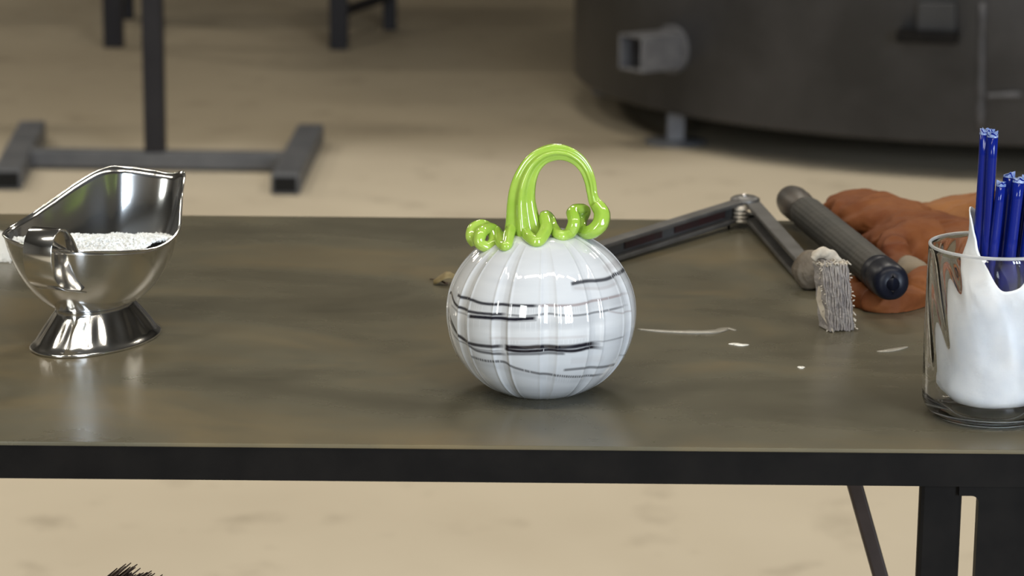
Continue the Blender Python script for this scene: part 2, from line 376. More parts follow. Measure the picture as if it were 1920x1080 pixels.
# legs with foot pads
for ang in (-2.26, -1.2, 0.2, 1.6, 2.9):
    r = FR-0.13; c = Vector((FC.x+math.cos(ang)*r, FC.y+math.sin(ang)*r, 0))
    if ang == -2.26:
        c = floor_at(1266, 268); c.z = 0
    lg = box('leg', c+Vector((0, 0, 0.075)), (0.055, 0.055, 0.13), MAT['galv'], fu, bev=0.003)
    V, F = lathe([(0.0, 0), (0.095, 0), (0.095, 0.008), (0.0, 0.012)], c, 28); mesh('foot_pad', V, F, MAT['stand'], lg)

# ------------------------------------------------------------------ glass pumpkin
PB = at(1013, 733); PB.z = TOP
PA, PCz, PH = 0.0697, TOP+0.0605, 0.0630
PSEG, PRING = 960, 420
pk = empty('glass_pumpkin', PB, 'white ribbed blown glass pumpkin with dark swirls and curly lime stem', 'pumpkin')
def pprof(t):
    """t from 0 (bottom pole) to 1 (top pole): radius fraction, height"""
    a = -PI/2 + PI*t; cs, sn = math.cos(a), math.sin(a)
    r = abs(cs)**(0.84 if a < 0 else 0.97); z = math.copysign(abs(sn)**0.98, sn)
    z = max(z*PH, -0.0605)
    if t > 0.86: z -= ((t-0.86)/0.14)**2*0.009
    return r, z
def rib(th):
    d_ = ((th + PI/2 - R(4.3) + PI/12) % (PI/6)) - PI/12      # bearing from the nearest groove
    w_ = R(5.2); lobe = 0.012*(1-abs(math.sin(PI*0.5*d_/(PI/12)))**0.9)
    return 1 - lobe + 0.007*math.exp(-((abs(d_)-w_)/R(1.1))**2) - (0.016*math.cos(PI*0.5*d_/w_)**0.8 if abs(d_) < w_ else 0)
# swirl lines traced as bearings and heights on the body
def body_hit(px, py):
    d = ray(px, py); o = CAM-Vector((PB.x, PB.y, PCz)); k = Vector((1/PA, 1/PA, 1/PH))
    D = Vector((d.x*k.x, d.y*k.y, d.z*k.z)); O = Vector((o.x*k.x, o.y*k.y, o.z*k.z))
    A = D.dot(D); B = 2*O.dot(D); Cc = O.dot(O)-1; disc = B*B-4*A*Cc
    if disc < 0: disc = 0
    t = (-B-math.sqrt(disc))/(2*A); h = CAM + d*t
    return math.atan2(h.y-PB.y, h.x-PB.x), h.z-PCz
def Z2(x, y): return 800+x/2.076, 250+y/2.076
LINES = [  # (half width mm, darkness, tint, zoomed pixel polyline)
    (0.9, 0.9, 0, [(560, 586), (600, 578), (640, 575), (700, 566), (750, 542), (775, 520)]),
    (0.9, 0.25, 1, [(570, 602), (680, 602), (740, 580)]),
    (0.8, 0.95, 0, [(120, 628), (140, 640), (175, 648), (220, 662), (300, 668), (390, 671), (440, 671)]),
    (0.7, 0.6, 1, [(430, 671), (520, 671), (580, 668), (640, 656), (690, 645), (785, 622)]),
    (0.8, 0.95, 0, [(88, 628), (96, 622), (115, 668), (165, 693), (250, 704), (310, 706)]),
    (0.6, 0.65, 0, [(310, 706), (390, 711), (470, 704), (560, 710), (640, 702), (700, 690), (790, 668)]),
    (1.0, 1.0, 0, [(160, 712), (240, 718), (330, 724), (380, 722), (430, 719)]),
    (0.6, 0.5, 0, [(430, 727), (330, 731), (240, 724)]),
    (1.0, 0.95, 0, [(84, 680), (98, 735), (130, 795), (170, 818), (240, 829), (300, 830)]),
    (1.3, 1.0, 0, [(300, 830), (340, 833), (390, 834), (440, 831), (500, 833), (560, 831), (600, 826), (635, 820), (680, 822)]),
    (1.0, 1.0, 0, [(300, 838), (340, 846), (390, 848), (480, 844), (560, 847), (600, 842), (635, 834), (685, 836)]),
    (0.8, 0.8, 0, [(84, 715), (110, 768), (140, 802), (190, 842), (250, 856), (310, 862)]),
    (0.9, 0.7, 0, [(310, 858), (390, 858), (490, 856), (540, 857)]),
    (0.8, 0.75, 0, [(170, 866), (230, 884), (300, 891), (345, 911), (420, 930), (480, 938), (560, 945), (630, 942), (685, 934)]),
    (0.8, 0.7, 0, [(530, 920), (620, 912), (680, 908), (735, 896)]),
    (0.8, 0.20, 1, [(240, 798), (390, 800), (490, 798), (640, 790)]),
    (0.9, 0.9, 0, [(84, 800), (95, 838), (112, 872), (128, 892)]),
    (0.7, 0.8, 0, [(86, 770), (92, 800), (104, 826)]),
    (1.2, 1.0, 0, [(205, 993), (225, 1000), (240, 1004)]),
    (0.5, 0.35, 1, [(700, 690), (760, 700), (800, 690)]),
    (0.5, 0.35, 0, [(745, 865), (770, 862), (795, 856)]),
    (1.6, 0.22, 1, [(690, 530), (730, 510), (755, 495)]),
    (3.2, 0.13, 0, [(150, 735), (240, 740), (330, 745), (470, 738), (600, 730), (700, 715)]),
    (2.6, 0.14, 0, [(150, 655), (230, 675), (320, 684), (450, 684), (580, 682), (700, 660), (785, 640)]),
    (2.6, 0.12, 0, [(170, 812), (250, 820), (390, 822), (500, 822), (640, 808), (760, 790)]),
    (2.4, 0.14, 0, [(180, 880), (260, 900), (340, 920), (440, 942), (560, 955), (680, 948)]),
    (2.2, 0.14, 0, [(560, 595), (650, 588), (740, 565), (785, 545)]),
    (2.0, 0.10, 1, [(560, 885), (640, 880), (690, 876)]),
    (0.5, 0.45, 0, [(560, 832), (630, 815), (700, 808), (780, 788)]),
    (0.5, 0.4, 0, [(96, 668), (130, 700), (190, 716), (260, 722)]),
    (0.5, 0.5, 0, [(86, 745), (112, 792), (150, 822), (210, 842), (300, 850)]),
]
import numpy as np
nth = PSEG; sw = np.zeros((PRING+1, PSEG)); tn = np.zeros((PRING+1, PSEG))
rr = np.array([pprof(i/PRING) for i in range(PRING+1)])
zs = rr[:, 1]
def wob(th): return 0.0012*math.sin(3*th+1)+0.0009*math.sin(7*th+2)
def paint(curve, hw, dark, tint):
    """curve: dense list of (theta, z, fade)"""
    for th, z, fd in curve:
        j = int(round((th % (2*PI))/(2*PI)*PSEG)) % PSEG
        v = np.clip(1.55 - np.abs(zs-z)/hw, 0, 1)*dark*fd
        v[(rr[:, 0] < 0.12)] = 0
        better = v > sw[:, j]
        sw[better, j] = v[better]; tn[better, j] = tint
for hw, dk, tint, pl in LINES:
    P = spline([Z2(*p) for p in pl], 260)
    H = [body_hit(*p) for p in P]; out = []
    for i in range(len(H)-1):
        a, b = H[i], H[i+1]; da = (b[0]-a[0]+PI) % (2*PI)-PI
        m_ = max(1, int(abs(da)/(2*PI)*PSEG*1.5))
        for k in range(m_):
            f = k/m_; s = (i+f)/len(H); fade = min(1, s/0.06+0.25, (1-s)/0.12+0.1)
            out.append((a[0]+da*f, a[1]+(b[1]-a[1])*f, fade))
    paint(out, hw*1.25/1000, dk, tint)
for k in range(13):                          # the swirl carries on around the far side
    z0 = random.uniform(-0.035, 0.028); a0 = random.uniform(0, 0.9); a1 = random.uniform(2.2, 3.1); out = []
    for i in range(700):
        f = i/699; th = a0+(a1-a0)*f; out.append((th, z0+wob(th+k)*1.5+0.006*(f-0.5), min(1, f/0.1, (1-f)/0.1)))
    paint(out, random.uniform(0.0005, 0.001), random.uniform(0.5, 1), 0)
V = []; F = []
for i in range(PRING+1):
    rf, z = rr[i]
    for k in range(PSEG):
        th = 2*PI*k/PSEG; m_ = 1 + (rib(th)-1)*min(1, rf*1.6)
        V.append((PB.x+PA*rf*m_*math.cos(th), PB.y+PA*rf*m_*math.sin(th), PCz+z))
for i in range(PRING):
    for k in range(PSEG):
        k2 = (k+1) % PSEG; F.append((i*PSEG+k, i*PSEG+k2, (i+1)*PSEG+k2, (i+1)*PSEG+k))
pm = bpy.data.materials.new('white_swirled_glass'); pm.use_nodes = True; nt = pm.node_tree; b = nt.nodes['Principled BSDF']
b.inputs['Roughness'].default_value = 0.05; b.inputs['Coat Weight'].default_value = 0.6; b.inputs['Coat Roughness'].default_value = 0.02
at1 = nt.nodes.new('ShaderNodeAttribute'); at1.attribute_name = 'swirl'; at2 = nt.nodes.new('ShaderNodeAttribute'); at2.attribute_name = 'tint'
tcn = nt.nodes.new('ShaderNodeTexCoord'); nzn = nt.nodes.new('ShaderNodeTexNoise'); mpn = nt.nodes.new('ShaderNodeMapping'); mpn.inputs['Scale'].default_value = (12, 12, 90)
nt.links.new(tcn.outputs['Object'], mpn.inputs[0]); nt.links.new(mpn.outputs[0], nzn.inputs['Vector']); nzn.inputs['Scale'].default_value = 1.0; nzn.inputs['Detail'].default_value = 3
rp = nt.nodes.new('ShaderNodeValToRGB'); rp.color_ramp.elements[0].position = 0.3; rp.color_ramp.elements[1].position = 0.7
rp.color_ramp.elements[0].color = (0.56, 0.575, 0.60, 1); rp.color_ramp.elements[1].color = (0.66, 0.67, 0.685, 1)
nt.links.new(nzn.outputs[0], rp.inputs[0])
dkc = nt.nodes.new('ShaderNodeMix'); dkc.data_type = 'RGBA'; dkc.inputs[6].default_value = (0.010, 0.010, 0.018, 1); dkc.inputs[7].default_value = (0.16, 0.085, 0.075, 1)
nt.links.new(at2.outputs['Fac'], dkc.inputs[0])
mxn = nt.nodes.new('ShaderNodeMix'); mxn.data_type = 'RGBA'; nt.links.new(at1.outputs['Fac'], mxn.inputs[0]); nt.links.new(rp.outputs[0], mxn.inputs[6]); nt.links.new(dkc.outputs[2], mxn.inputs[7])
nt.links.new(mxn.outputs[2], b.inputs['Base Color'])
me = bpy.data.meshes.new('body'); me.from_pydata(V, [], F); me.shade_smooth()
for nm, arr in (('swirl', sw), ('tint', tn)):
    a_ = me.attributes.new(nm, 'FLOAT', 'POINT'); a_.data.foreach_set('value', arr.astype(np.float32).ravel())
bo = link('body', me, pm, pk)
# stem and tendril
PX = 1/2519.0
def g(x, y, dep=0.0):                        # zoomed pixel -> point in the stem plane, dep in pixels away
    return atY(860+x/4.697, 260+y/4.697, PB.y+dep*PX)
ST = [(592, 960, 0, 44), (578, 850, 0, 37.5), (563, 720, 0, 30), (552, 560, 0, 25), (565, 430, 0, 22.5), (598, 320, 0, 20), (655, 222, 0, 17.5), (740, 150, 0, 15.5), (850, 118, 0, 14.5), (960, 133, 0, 13),
      (1055, 190, 0, 11.8), (1120, 275, 0, 10.8), (1158, 380, 0, 10), (1175, 480, 0, 9.5), (1195, 550, 0, 11), (1240, 615, -4, 14)]
SP = spline(ST, 110)
def stem_ridge(a, i):
    return 1 + 0.15*math.cos(6*a+0.5)*(1 if i < 95 else 0.6)
V, F = sweep([g(p[0], p[1], p[2]) for p in SP], [p[3]*PX for p in SP], 60, stem_ridge)
mesh('stem', V, F, MAT['green'], pk)
TD = [(1215, 575, 0, 12), (1262, 660, -8, 15), (1245, 755, -16, 15), (1170, 820, -16, 13.5), (1095, 815, 0, 12), (1075, 730, 22, 11), (1110, 640, 32, 11), (1060, 625, 22, 11), (1005, 650, 0, 11.5), (1020, 740, -22, 12), (975, 835, -26, 11.5),
      (895, 855, -6, 11), (835, 790, 22, 11), (800, 710, 22, 11), (760, 690, 2, 11.5), (770, 790, -30, 11.8), (700, 905, -36, 11.5), (620, 870, -14, 11), (565, 790, 16, 11), (500, 765, 12, 11),
      (450, 830, -22, 11.3), (420, 945, -34, 10.8), (370, 910, -10, 10.5), (335, 820, 18, 10.5), (265, 790, 12, 10.5), (200, 830, -20, 11), (185, 915, -30, 11), (255, 950, -24, 10.5), (310, 900, 0, 10.3), (270, 800, 24, 10.5), (200, 760, 20, 10.5), (130, 790, 6, 10.5), (108, 865, -8, 10), (140, 925, -6, 9)]
TP = spline(TD, 420)
def rest_on_body(q, r):                      # a coil that would sink into the body lies on its skin instead
    c = Vector((PB.x, PB.y, PCz)); k = Vector((1/PA, 1/PA, 1/PH)); d = q-CAM; o = CAM-c
    D = Vector((d.x*k.x, d.y*k.y, d.z*k.z)); O = Vector((o.x*k.x, o.y*k.y, o.z*k.z))
    A = D.dot(D); B = 2*O.dot(D); disc = B*B-4*A*(O.dot(O)-1)
    if disc <= 0: return q
    t = (-B-math.sqrt(disc))/(2*A) - r*0.85/d.length
    return CAM + d*min(1, t)
TC = spline([tuple(rest_on_body(g(p[0], p[1], p[2]-8), p[3]*PX)) + (p[3]*PX,) for p in TD], 420)
V, F = sweep([p[:3] for p in TC], [p[3] for p in TC], 20, lambda a, i: 1+0.05*math.cos(6*a+i*0.02))
mesh('tendril', V, F, MAT['green'], pk)

# ------------------------------------------------------------------ steel gravy boat
GC = at(181, 636); GC.z = TOP; GS = 1/2350.0
gb = empty('gravy_boat', GC, 'polished steel gravy boat on an oval foot holding white grains', 'gravy boat')
AX = R(64)
def gpt(x, y, z): return GC + Vector((x*GS, y*GS, z*GS))
RIM = [(345, 325, 215), (341, 360, 185), (339, 395, 130), (333, 435, 60), (300, 462, -10), (250, 471, -70), (190, 472, -115), (130, 470, -140), (70, 465, -130), (30, 455, -90), (7, 442, -30), (15, 430, 30),
       (50, 408, 85), (100, 375, 130), (150, 340, 170), (195, 316, 200), (235, 314, 222), (290, 322, 232), (325, 326, 228)]
RM = [tuple((atY(px, py, GC.y+dy*GS)-GC)/GS) for px, py, dy in RIM]
NR = 152
RL = spline(RM, NR, True)
def oval(a, b, ang):                        # point of an oval turned by AX
    x = a*math.cos(ang-AX); y = b*math.sin(ang-AX)
    return x*math.cos(AX)-y*math.sin(AX), x*math.sin(AX)+y*math.cos(AX)
NA, NB_, NZ = 92*0.98, 60*0.98, 66
NT = 22
V = []; F = []
prof = []
for i in range(NR):
    x, y, z = RL[i]; ang = math.atan2(y, x); nx, ny = oval(NA*0.93, NB_*0.93, ang)
    for j in range(NT+1):
        t = j/NT; e = t*PI/2
        hq, vq = math.sin(e)**0.9, 1-math.cos(e)
        h = 0.66*hq+0.34*t; v = 0.66*vq+0.34*t
        prof.append((nx+(x-nx)*h, ny+(y-ny)*h, NZ+(z-NZ)*v))
def gidx(i, j): return (i % NR)*(NT+1)+j
V = [gpt(*p) for p in prof]
F = [(gidx(i, j), gidx(i+1, j), gidx(i+1, j+1), gidx(i, j+1)) for i in range(NR) for j in range(NT)]
F.append(tuple(gidx(i, 0) for i in range(NR)))
bowl = mesh('bowl', V, F, MAT['chrome'], gb)
sm = bowl.modifiers.new('wall', 'SOLIDIFY'); sm.thickness = 0.0012; sm.offset = -1
# rolled rim
V, F = sweep([gpt(*RL[i % NR]) for i in range(NR+1)], [0.0011]*(NR+1), 8, cap=False)
mesh('rolled_rim', V, F, MAT['chrome'], bowl)
# foot
V = []; F = []
FP = [(0.98, 0), (1.0, 3), (0.985, 6), (0.945, 9), (0.90, 16), (0.83, 28), (0.745, 42), (0.665, 55), (0.61, 64), (0.585, 68), (0.52, 70)]
SEG = 192
for s_, z in FP:
    for k in range(SEG):
        a = 2*PI*k/SEG; s = s_*(1+0.016*math.cos(18*a)*math.sin(PI*min(1, max(0, (z-8)/58)))); V.append(gpt(157*s*math.cos(a)*math.cos(AX)-101*s*math.sin(a)*math.sin(AX), 157*s*math.cos(a)*math.sin(AX)+101*s*math.sin(a)*math.cos(AX), z))
for i in range(len(FP)-1):
    for k in range(SEG):
        k2 = (k+1) % SEG; F.append((i*SEG+k, i*SEG+k2, (i+1)*SEG+k2, (i+1)*SEG+k))
F.append(tuple(range(SEG))); F.append(tuple((len(FP)-1)*SEG+k for k in range(SEG)))
mesh('foot', V, F, MAT['chrome'], gb)
# handle: a broad steel band looped in the plane of the long axis
HD = Vector((-0.36, -0.933, 0)); HWv = Vector((0.933, -0.36, 0))
hp = spline([(-26, 118), (10, 128), (52, 140), (80, 160), (92, 192), (90, 224), (72, 246), (46, 248), (18, 226), (-2, 196)], 60)
V = []; F = []; nh = len(hp); o0 = Vector(((atY(71, 480, GC.y-222*GS)-GC).x/GS + 0.36*90, -136, 0))
for i, (dd, z) in enumerate(hp):
    t0 = Vector(hp[min(i+1, nh-1)])-Vector(hp[max(i-1, 0)]); nn = Vector((t0.y, -t0.x)).normalized()
    for sd in (-1, 1):
        for th in (-1.6, 1.6):
            q = o0 + HD*(dd+nn.x*th) + HWv*(sd*29); V.append(gpt(q.x, q.y, z+nn.y*th))
for i in range(nh-1):
    for a, b in ((0, 1), (1, 3), (3, 2), (2, 0)): F.append((i*4+a, i*4+b, (i+1)*4+b, (i+1)*4+a))
F += [(0, 1, 3, 2), ((nh-1)*4, (nh-1)*4+1, (nh-1)*4+3, (nh-1)*4+2)]
hb = mesh('handle', V, F, MAT['chrome'], gb, True)
bv = hb.modifiers.new('edge', 'BEVEL'); bv.width = 0.0005; bv.segments = 2; bv.limit_method = 'ANGLE'; bv.angle_limit = R(50)
# white frit in the bowl
def inner_at(i, z):                          # bowl radius point at height z (pixels)
    col = [prof[gidx(i, j)] for j in range(NT+1)]
    for j in range(NT):
        if col[j][2] <= z <= col[j+1][2]:
            f = (z-col[j][2])/(col[j+1][2]-col[j][2]+1e-6); return col[j][0]+(col[j+1][0]-col[j][0])*f, col[j][1]+(col[j+1][1]-col[j][1])*f
    return col[-1][0], col[-1][1]
def grain(c, r, parts):
    q = [Vector((random.uniform(-1, 1), random.uniform(-1, 1), random.uniform(-1, 1))).normalized() for _ in range(3)]
    a = q[0]; bq = (q[1]-a*q[1].dot(a)).normalized(); cq = a.cross(bq)
    v = [c+a*r*random.uniform(.7, 1.2), c-a*r*random.uniform(.7, 1.2), c+bq*r*random.uniform(.7, 1.2), c-bq*r*random.uniform(.7, 1.2), c+cq*r*random.uniform(.7, 1.2), c-cq*r*random.uniform(.7, 1.2)]
    parts.append((v, [(0, 2, 4), (2, 1, 4), (1, 3, 4), (3, 0, 4), (2, 0, 5), (1, 2, 5), (3, 1, 5), (0, 3, 5)]))
def frit_z(x, y):
    return 172 + (16*math.exp(-((y-5)/60)**2) if y < 5 else 16 - min(0.16*(y-5), 60)) + 4*noise.noise(Vector((x*0.03, y*0.03, 0)))
parts = []; V = []; F = []
NRr = 16
for i in range(NR):
    ex, ey = inner_at(i, 165)
    for j in range(NRr+1):
        f = j/NRr*0.955; x, y = ex*f, ey*f; V.append(gpt(x, y, min(frit_z(x, y), 189)))
F = [((i % NR)*(NRr+1)+j, ((i+1) % NR)*(NRr+1)+j, ((i+1) % NR)*(NRr+1)+j+1, (i % NR)*(NRr+1)+j+1) for i in range(NR) for j in range(NRr)]
parts.append((V, F))
for k in range(5200):
    i = random.randrange(NR); f = math.sqrt(random.random())*0.955; ex, ey = inner_at(i, 165); x, y = ex*f, ey*f
    grain(gpt(x, y, frit_z(x, y)+random.uniform(-1, 3.2)), random.uniform(0.0009, 0.0019), parts)
V, F = merge(parts)
tag(mesh('white_frit', V, F, MAT['frit'], None, False, gpt(0, 0, 160)), 'white glass grains heaped inside the steel gravy boat', 'glass grains', kind='stuff')
# spill of the same grains at the left edge of the frame
parts = []; hc = at(-7, 480); hc.z = TOP
V, F = lathe([(0.0275, 0), (0.024, 0.006), (0.017, 0.014), (0.009, 0.021), (0.0, 0.0235)], hc, 24)
parts.append((V, F))
for k in range(2600):
    a = random.random()*2*PI; f = math.sqrt(random.random()); r = 0.0275*f; z = 0.0235*(1-f**1.25)
    grain(hc+Vector((r*math.cos(a), r*math.sin(a), max(z+random.uniform(-0.0005, 0.0016), 0.0008))), random.uniform(0.0007, 0.0018), parts)
for k in range(60):
    a = random.uniform(-1.2, 0.2); r = random.uniform(0.027, 0.036); grain(hc+Vector((r*math.cos(a), r*math.sin(a), 0.001)), random.uniform(0.0006, 0.0011), parts)
V, F = merge(parts)
tag(mesh('frit_heap', V, F, MAT['frit'], None, False, hc), 'heap of white glass grains on the table at the far left edge', 'glass grains', kind='stuff')

# ------------------------------------------------------------------ hinged steel tool
tl = empty('hinged_tool', at(1390, 416), 'bent hinged steel tool with two channel arms lying behind the pumpkin', 'tool')
A0, A1 = at(1075, 512, TOP+0.0005), at(1386, 412, TOP+0.006)
B0, B1 = at(1406, 408, TOP+0.006), at(1520, 540, TOP+0.0005)
toward = Vector((0.35, -1, 0))
V, F = chan(A0, A1, None, 0.014, 0.0195, 0.0042, toward); la = mesh('arm', V, F, MAT['tool'], tl, False)
bvm = la.modifiers.new('edge', 'BEVEL'); bvm.width = 0.0012; bvm.segments = 2
side_l = (Vector(toward) - (A1-A0).normalized()*Vector(toward).dot((A1-A0).normalized())).normalized()
for f0, f1 in ((0.30, 0.52), (0.60, 0.93)):
    a, b = A0+(A1-A0)*f0, A0+(A1-A0)*f1; dirn = (b-a).normalized()
    rot = Matrix((dirn, side_l, dirn.cross(side_l))).transposed()
    box('red_inlay', (a+b)/2 + Vector((0, 0, 0.0100)) - side_l*0.0020, ((b-a).length, 0.0015, 0.0075), MAT['toolred'], la, rot=rot)
V, F = chan(B0, B1, None, 0.015, 0.0185, 0.0042, Vector((-1, -0.25, 0.0))); ra = mesh('arm', V, F, MAT['tool'], tl, False)
bvm = ra.modifiers.new('edge', 'BEVEL'); bvm.width = 0.0012; bvm.segments = 2
hc = (A1+B0)/2; hc.z = TOP+0.0025
V, F = lathe([(0.0, 0.004), (0.0125, 0.004), (0.0135, 0.0055), (0.0135, 0.0075), (0.0, 0.0075)], hc, 32); mesh('hinge_plate', V, F, MAT['tooldark'], tl, True)
V, F = lathe([(0.0, 0.0195), (0.0135, 0.0195), (0.0145, 0.0210), (0.0140, 0.0235), (0.0105, 0.0255), (0.004, 0.0262), (0.0, 0.0262)], hc, 32); hpce = mesh('hinge_plate', V, F, MAT['tool'], tl, True)
V, F = lathe([(0.0, 0.0262), (0.0030, 0.0262), (0.0026, 0.0280), (0.0, 0.0286)], hc+Vector((-0.001, -0.004, 0)), 16); mesh('rivet', V, F, MAT['chrome'], hpce)
kc = atY(1388, 408, hc.y-0.0165); kc.z = TOP+0.0065
pr = [(0.0, 0)]
for k in range(4): pr += [(0.0072, 0.0003+k*0.0038), (0.0078, 0.0010+k*0.0038), (0.0074, 0.0019+k*0.0038), (0.0050, 0.0024+k*0.0038), (0.0050, 0.0037+k*0.0038)]
pr += [(0.0, 0.0154)]
V, F = lathe(pr, kc, 28); mesh('adjusting_screw', V, F, MAT['knurl'], tl, True)
jb = atY(1361, 400, hc.y-0.0185); jb.z = TOP+0.0130
box('jaw_block', jb, (0.012, 0.009, 0.013), MAT['tooldark'], tl, bev=0.0012)
V, F = lathe([(0.0, 0), (0.0012, 0), (0.0012, 0.008), (0.0, 0.008)], Vector((jb.x+0.003, jb.y-0.002, TOP+0.0002)), 10); mesh('stop_pin', V, F, MAT['tooldark'], tl)
# wrapped tip
dv = (B1-B0).normalized(); w0 = B1 - dv*0.006 + Vector((0, 0, 0.0170)); 
P = [w0 + dv*(0.020*(i/14)) for i in range(15)]
V, F = sweep(P, [0.0172*math.sqrt(max(0.30, 1-((i-7)/7.6)**2)) for i in range(15)], 22, lambda a, i: 1+0.05*math.sin(i*2.2+a)+0.03*math.sin(5*a))
mesh('cord_wrapping', V, F, MAT['tan'], tl)

# ------------------------------------------------------------------ frayed folded rag pad standing at the tool's tip
rp0 = at(1580, 622); rp0.z = TOP
rg = empty('rag_pad', rp0, 'frayed folded grey cloth pad standing at the tip of the hinged tool', 'rag')
fx = Vector((0.95, 0.30, 0)).normalized(); fy = Vector((-0.30, 0.95, 0)).normalized()
lean = Vector((-0.12, 0.28, 1.0))
V = []; F = []
nl = 13; parts = []
W_, D_, H_ = 0.0245, 0.022, 0.055
for k in range(nl):                          # each fold a slightly uneven upright leaf
    u0 = -W_/2 + W_*k/nl; u1 = -W_/2 + W_*(k+1)/nl-0.0005
    hh = H_ + random.uniform(-0.003, 0.002) - 0.004*abs(k-4)/6; pro = random.uniform(-0.0014, 0.0012)
    nz_ = 14; v = []; f = []
    for j in range(nz_+1):
        s = j/nz_; zc = hh*s; wv = 0.0005*math.sin(s*23+k); bulge = 0.0012*math.sin(s*PI)
        dd0 = pro - bulge + 0.0004*math.sin(j*2.7+k*1.3); dd1 = D_*(1-0.25*s)
        if j == 0: zc += random.uniform(0.0, 0.0012)
        base = rp0 + Vector((lean.x*zc, lean.y*zc, zc)) + fx*(-0.0015*(1-s)*0)
        for uu, dd in ((u0+wv, dd0+0.0005), ((u0+u1)/2+wv, dd0-0.0003), (u1+wv, dd0+0.0005), (u1+wv, dd1), (u0+wv, dd1)):
            v.append(base + fx*uu*(1+0.10*(1-s)*-1) + fy*dd)
    for j in range(nz_):
        for q in range(5): f.append((j*5+q, j*5+(q+1) % 5, (j+1)*5+(q+1) % 5, (j+1)*5+q))
    f.append(tuple(range(5))); f.append(tuple(nz_*5+q for q in range(5))); parts.append((v, f))
V, F = merge(parts); mesh('folded_cloth', V, F, MAT['rag'], rg, False)
sf = [at(1562, 624), atY(1547, 502, rp0.y+0.016), atY(1536, 525, rp0.y+0.020), atY(1530, 560, rp0.y+0.014), atY(1540, 592, rp0.y+0.008)]
extrude_poly('side_fold', sf, Vector((0.004, 0.012, 0)), MAT['fray'], rg)
parts = []
top = rp0 + Vector((lean.x*H_, lean.y*H_, H_))
for k in range(95):
    u = random.uniform(-0.5, 0.5)*W_; dd = random.uniform(0, 0.012); p0 = top + fx*u + fy*dd + Vector((0, 0, -0.003-0.004*abs(u)/W_))
    d0 = Vector((random.uniform(-1, 1)*0.7+(0.6 if u > 0.006 else -0.1), random.uniform(-1, .4), random.uniform(0.1, 1))).normalized(); l = random.uniform(0.002, 0.0065)
    P = spline([p0, p0+d0*l*0.5+Vector((0, 0, 0.0006)), p0+d0*l+Vector((random.uniform(-1, 1), random.uniform(-1, 1), -0.8))*0.001], 5)
    parts.append(sweep(P, [0.0007, 0.0008, 0.0008, 0.0007, 0.0006, 0.0003], 6))
for k in range(60):                          # threads down both edges and along the hem
    s = random.random(); sd = random.choice((-1, 1, 1)); zc = H_*s
    p0 = rp0 + Vector((lean.x*zc, lean.y*zc, zc)) + fx*sd*W_*0.48 + fy*random.uniform(-0.001, 0.010)
    d0 = (fx*sd*random.uniform(0.3, 1)+Vector((0, -0.4, random.uniform(-0.5, 0.5)))).normalized(); l = random.uniform(0.001, 0.003)
    parts.append(sweep([p0, p0+d0*l*0.6, p0+d0*l+Vector((0, 0, -0.0003))], [0.0006, 0.0006, 0.0003], 5))
V, F = merge(parts); tag(mesh('frayed_threads', V, F, MAT['fray'], rg), kind='stuff')
lc = top + fx*-0.004 + fy*0.010 + Vector((0, 0, 0.003))
P = spline([lc+fx*-0.011+Vector((0, 0, -0.003)), lc+fx*-0.006+Vector((0, 0, 0.002)), lc+fx*0.001+Vector((0, 0, 0.0015)), lc+fx*0.009+Vector((0, 0, -0.003)), lc+fx*0.014+Vector((0, 0, -0.008))], 24)
V, F = sweep(P, [0.0048*math.sin(PI*(0.16+0.72*i/24))*(1+0.18*noise.noise(Vector((i*0.8, 0, 0)))) for i in range(25)], 14, lambda a, i: 1+0.12*math.sin(3*a+i*0.9))
mesh('twisted_end', V, F, MAT['fray'], rg)

# ------------------------------------------------------------------ charred bar
b0, b1 = atY(1484, 376, 0.60), atY(1671, 530, 0.205)
bd = (b1-b0).normalized(); BL = (b1-b0).length
ba = empty('charred_bar', (b0+b1)/2, 'thick charred wooden bar with a round knob end lying across brown glove', 'bar')
def along(pairs, seg=40, ridge=None): return sweep([b0+bd*s for s, r in pairs], [r for s, r in pairs], seg, ridge)
V, F = along([(-0.014, 0.002), (-0.013, 0.007), (-0.009, 0.0115), (-0.002, 0.0145), (0.010, 0.0158), (0.030, 0.0158), (0.045, 0.0150), (0.052, 0.0128), (0.058, 0.0122)]); mesh('knob', V, F, MAT['knob'], ba)
body_p = [(0.050, 0.0118), (0.058, 0.0125), (0.066, 0.0150), (0.075, 0.0158)] + [(0.075+(BL-0.115)*i/30, 0.0158-0.0008*i/30) for i in range(1, 31)]
V, F = along(body_p, 88, lambda a, i: 1+0.011*math.cos(22*a)); mesh('grip', V, F, MAT['char'], ba)
V, F = along([(BL-0.045, 0.0142), (BL-0.042, 0.0155), (BL-0.030, 0.0158), (BL-0.028, 0.0150), (BL-0.026, 0.0158), (BL-0.004, 0.0155), (BL+0.003, 0.0138), (BL+0.006, 0.0100), (BL+0.0065, 0.0055), (BL+0.004, 0.004), (BL+0.003, 0.0005)]); mesh('end_cap', V, F, MAT['cap'], ba)

